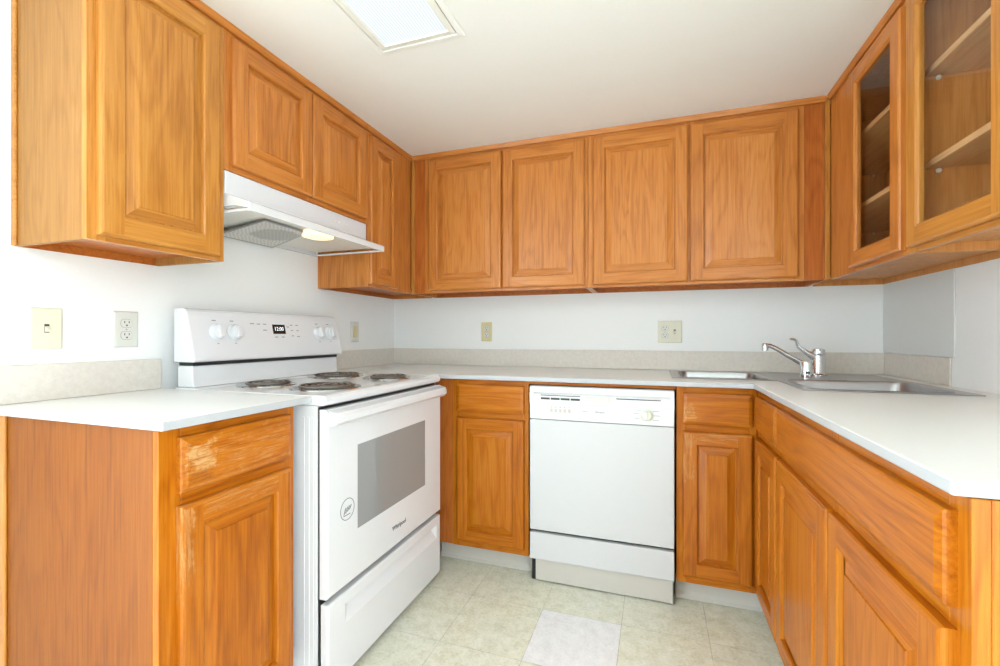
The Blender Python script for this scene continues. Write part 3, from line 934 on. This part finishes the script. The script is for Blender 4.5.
# ---------------------------------------------------------------- dishwasher
t = thing('dishwasher', 'white built-in dishwasher between two wooden base cabinets under the countertop', 'dishwasher', (1.0905, 0, 0), 0)
w = 0.606
m = MB(); m.box(0.006, w - 0.006, -0.03, -0.604, 0.004, 0.868, M['black']); m.build('tub', t)
m = MB()
yf = -0.632
prof = [(-0.606, 0.729), (yf, 0.729), (yf - 0.001, 0.795), (yf + 0.008, 0.803), (yf + 0.008, 0.838), (yf - 0.003, 0.848), (yf - 0.004, 0.866), (yf + 0.002, 0.874), (-0.606, 0.876)]
m.extrude_x(prof, 0.003, w - 0.003, M['white']); cp = m.build('control_panel', t, bevel=0.003, seg=2)
for x in (0.003, 0.585):
    m = MB(); m.extrude_x([(-0.62, 0.800), (yf - 0.0015, 0.797), (yf - 0.0034, 0.846), (-0.62, 0.842)], x, x + 0.018, M['white'])
    m.build('end_block', cp)
m = MB()
ys_ = yf + 0.0078
for k in range(4):
    a = 0.052 + k * 0.044
    m = MB(); m.box(a, a + 0.040, ys_, ys_ - 0.0012, 0.815, 0.824, M['dark']); m.build('vent', cp)
for a, bb, za, zb_ in ((0.050, 0.226, 0.832, 0.835), (0.376, 0.552, 0.829, 0.833)):
    m = MB(); m.box(a, bb, ys_, ys_ - 0.0012, za, zb_, M['dark']); m.build('vent_slot', cp)
m = MB(); m.box(0.248, 0.348, ys_, ys_ - 0.007, 0.812, 0.832, M['dial']); m.build('latch', cp, bevel=0.002)
for k in range(5):
    a = 0.096 + k * 0.0195
    q = MB(); q.box(a, a + 0.011, yf - 0.0004, yf - 0.005, 0.762, 0.778, M['toe']); q.build('button', cp, bevel=0.001)
for k in range(5):
    a = 0.098 + k * 0.0195
    m = MB(); m.box(a, a + 0.006, yf - 0.0008, yf - 0.0014, 0.783, 0.786, M['mark']); m.build('printed_mark', cp)
for a, bb, z in ((0.022, 0.038, 0.750), (0.236, 0.258, 0.772), (0.455, 0.475, 0.790), (0.445, 0.470, 0.775), (0.450, 0.470, 0.755), (0.520, 0.545, 0.788), (0.522, 0.550, 0.770), (0.520, 0.545, 0.752)):
    m = MB(); m.box(a, bb, yf - 0.0006, yf - 0.0014, z - 0.001, z + 0.001, M['mark']); m.build('printed_mark', cp)
text('brand_mark', 'Whirlpool', 0.010, M['mark2'], cp, (0.308, yf - 0.0012, 0.772), (90, 0, 0), 0.0003, 0.0001)
m = MB()
m.lathe((0.498, yf - 0.0004, 0.771), (0, -1, 0), [(0.027, 0), (0.027, 0.004), (0.021, 0.006), (0.020, 0.016), (0.017, 0.019), (0, 0.0192)], M['dial'], 32)
do = m.build('dial', cp, smooth=35)
m = MB(); m.box(0.4945, 0.5015, yf - 0.0192, yf - 0.024, 0.755, 0.787, M['white']); m.build('dial_grip', do, bevel=0.001)
m = MB(); m.box(0.003, w - 0.003, -0.606, yf, 0.238, 0.7265, M['whitem']); m.build('door', t, bevel=0.004, seg=3)
m = MB(); m.box(0.003, w - 0.003, -0.606, yf, 0.108, 0.226, M['whitem']); m.build('access_panel', t, bevel=0.004, seg=3)
m = MB(); m.box(0.024, w - 0.008, -0.6045, -0.608, 0.006, 0.104, M['toe']); m.build('toe_panel', t, bevel=0.001)

# ---------------------------------------------------------------- switch and outlets
def slotted(b, x, z, y):
    """one receptacle face with two slots and a ground hole"""
    n = 20
    pts = []
    for k in range(n):
        a = 2 * PI * k / n
        pts.append((x + 0.0165 * math.cos(a), max(-0.0125, min(0.0125, 0.0165 * math.sin(a))) + z))
    big = [(x + (p - x) * 1.07, z + (q - z) * 1.09) for p, q in pts]
    b.rings([[(p, y + 0.0001, q) for p, q in big], [(p, y - 0.0003, q) for p, q in big]], M['greygap'])
    b.rings([[(p, y - 0.0004, q) for p, q in pts], [(p, y - 0.0018, q) for p, q in pts]], M['ivory2'])
    for dx, h in ((-0.0065, 0.0045), (0.0065, 0.0038)):
        b.box(x + dx - 0.0013, x + dx + 0.0013, y - 0.0018, y - 0.0022, z + 0.0005 - h / 2 + 0.002, z + h + 0.003, M['dark'])
    b.lathe((x, y - 0.0018, z - 0.0065), (0, -1, 0), [(0.0028, 0), (0.0028, 0.0004)], M['dark'], 10)

def wall_plate(name, label, cat, loc, rot, w, h, mat, items):
    t = thing(name, label, cat, loc, rot, 'wall outlets' if cat == 'outlet' else 'wall switches')
    b = MB()
    r = lambda i, y: rect(-w / 2, w / 2, -h / 2, h / 2, i, y)
    b.rings([r(0, -0.0006), r(0, -0.003), r(0.002, -0.0052), r(0.005, -0.006)], mat)
    b.build('cover_plate', t, fix=False)
    for kind, x in items:
        if kind == 'duplex':
            for z in (0.0195, -0.0195):
                q = MB(); slotted(q, x, z, -0.0062); q.build('receptacle', t)
            q = MB(); q.lathe((x, -0.0061, 0), (0, -1, 0), [(0.0028, 0), (0.0024, 0.001), (0, 0.0012)], M['steel'], 10); q.build('screw', t)
        elif kind == 'toggle':
            q = MB(); q.box(x - 0.0055, x + 0.0055, -0.0061, -0.0068, -0.012, 0.012, M['dark']); q.build('toggle_slot', t)
            q = MB(); q.rings([[(x - 0.0048, -0.0069, -0.010), (x + 0.0048, -0.0069, -0.010), (x + 0.0048, -0.0069, 0.006), (x - 0.0048, -0.0069, 0.006)],
                               [(x - 0.004, -0.018, -0.010), (x + 0.004, -0.018, -0.010), (x + 0.004, -0.018, -0.002), (x - 0.004, -0.018, -0.002)]], mat)
            q.build('toggle_lever', t)
            for z in (0.030, -0.030):
                q = MB(); q.lathe((x, -0.0061, z), (0, -1, 0), [(0.0028, 0), (0.0024, 0.001), (0, 0.0012)], M['ivory2'], 10); q.build('screw', t)
        elif kind == 'rocker':
            q = MB(); q.box(x - 0.0165, x + 0.0165, -0.0061, -0.009, -0.033, 0.033, M['yellow']); q.build('rocker', t, bevel=0.001)
            for z in (0.048, -0.048):
                q = MB(); q.lathe((x, -0.0061, z), (0, -1, 0), [(0.0028, 0), (0.0024, 0.001), (0, 0.0012)], M['steel'], 10); q.build('screw', t)
    return t
wall_plate('light_switch', 'ivory toggle light switch plate at the far left of the left wall', 'light switch', (0, -1.788, 1.116), 90, 0.074, 0.116, M['ivory'], [('toggle', 0)])
wall_plate('outlet', 'white double outlet beside the toggle switch, left of the range', 'outlet', (0, -1.586, 1.116), 90, 0.072, 0.116, M['ivory2'], [('duplex', 0)])
wall_plate('wall_switch', 'ivory rocker plate with yellowed insert right of the range backguard', 'light switch', (0, -0.412, 1.119), 90, 0.072, 0.116, M['ivory2'], [('rocker', 0)])
wall_plate('outlet', 'small ivory outlet on the back wall under the leftmost back cabinets', 'outlet', (0.651, 0, 1.121), 0, 0.068, 0.116, M['yellow'], [('duplex', 0)])
wall_plate('outlet', 'wide ivory plate with outlet and switch on the back wall left of the faucet', 'outlet', (1.694, 0, 1.117), 0, 0.120, 0.118, M['ivory'], [('duplex', -0.024), ('toggle', 0.024)])

# ---------------------------------------------------------------- ceiling light
t = thing('ceiling_light', 'rectangular white recessed fluorescent ceiling light with ribbed lens', 'ceiling light', (0.851, -1.80, H), 0)
lx, ly = 0.166, 0.630
def rect3(dx, dy, z): return [(-dx, -dy, z), (dx, -dy, z), (dx, dy, z), (-dx, dy, z)]
m = MB()
m.rings([rect3(lx, ly, -0.0006), rect3(lx, ly, -0.004), rect3(lx - 0.003, ly - 0.003, -0.007), rect3(lx - 0.020, ly - 0.020, -0.009), rect3(lx - 0.021, ly - 0.021, -0.0035), rect3(lx - 0.021, ly - 0.021, -0.0006)], M['ceil'], False, False)
m.build('trim_flange', t)
m = MB()
m.rings([rect3(lx - 0.0245, ly - 0.0245, -0.0006), rect3(lx - 0.0245, ly - 0.0245, -0.007), rect3(lx - 0.044, ly - 0.044, -0.0095), rect3(lx - 0.046, ly - 0.046, -0.003), rect3(lx - 0.046, ly - 0.046, -0.0006)], M['offwhite'], False, False)
m.build('lens_frame', t)
m = MB(); m.box(-lx + 0.0462, lx - 0.0462, -ly + 0.0462, ly - 0.0462, -0.0046, -0.0010, M['lens']); m.build('lens', t)
m = MB()
m.rings([rect3(lx - 0.0212, ly - 0.0212, -0.0008), rect3(lx - 0.0243, ly - 0.0243, -0.0008)], M['mark2'], False, False)
m.build('reveal_gap', t)
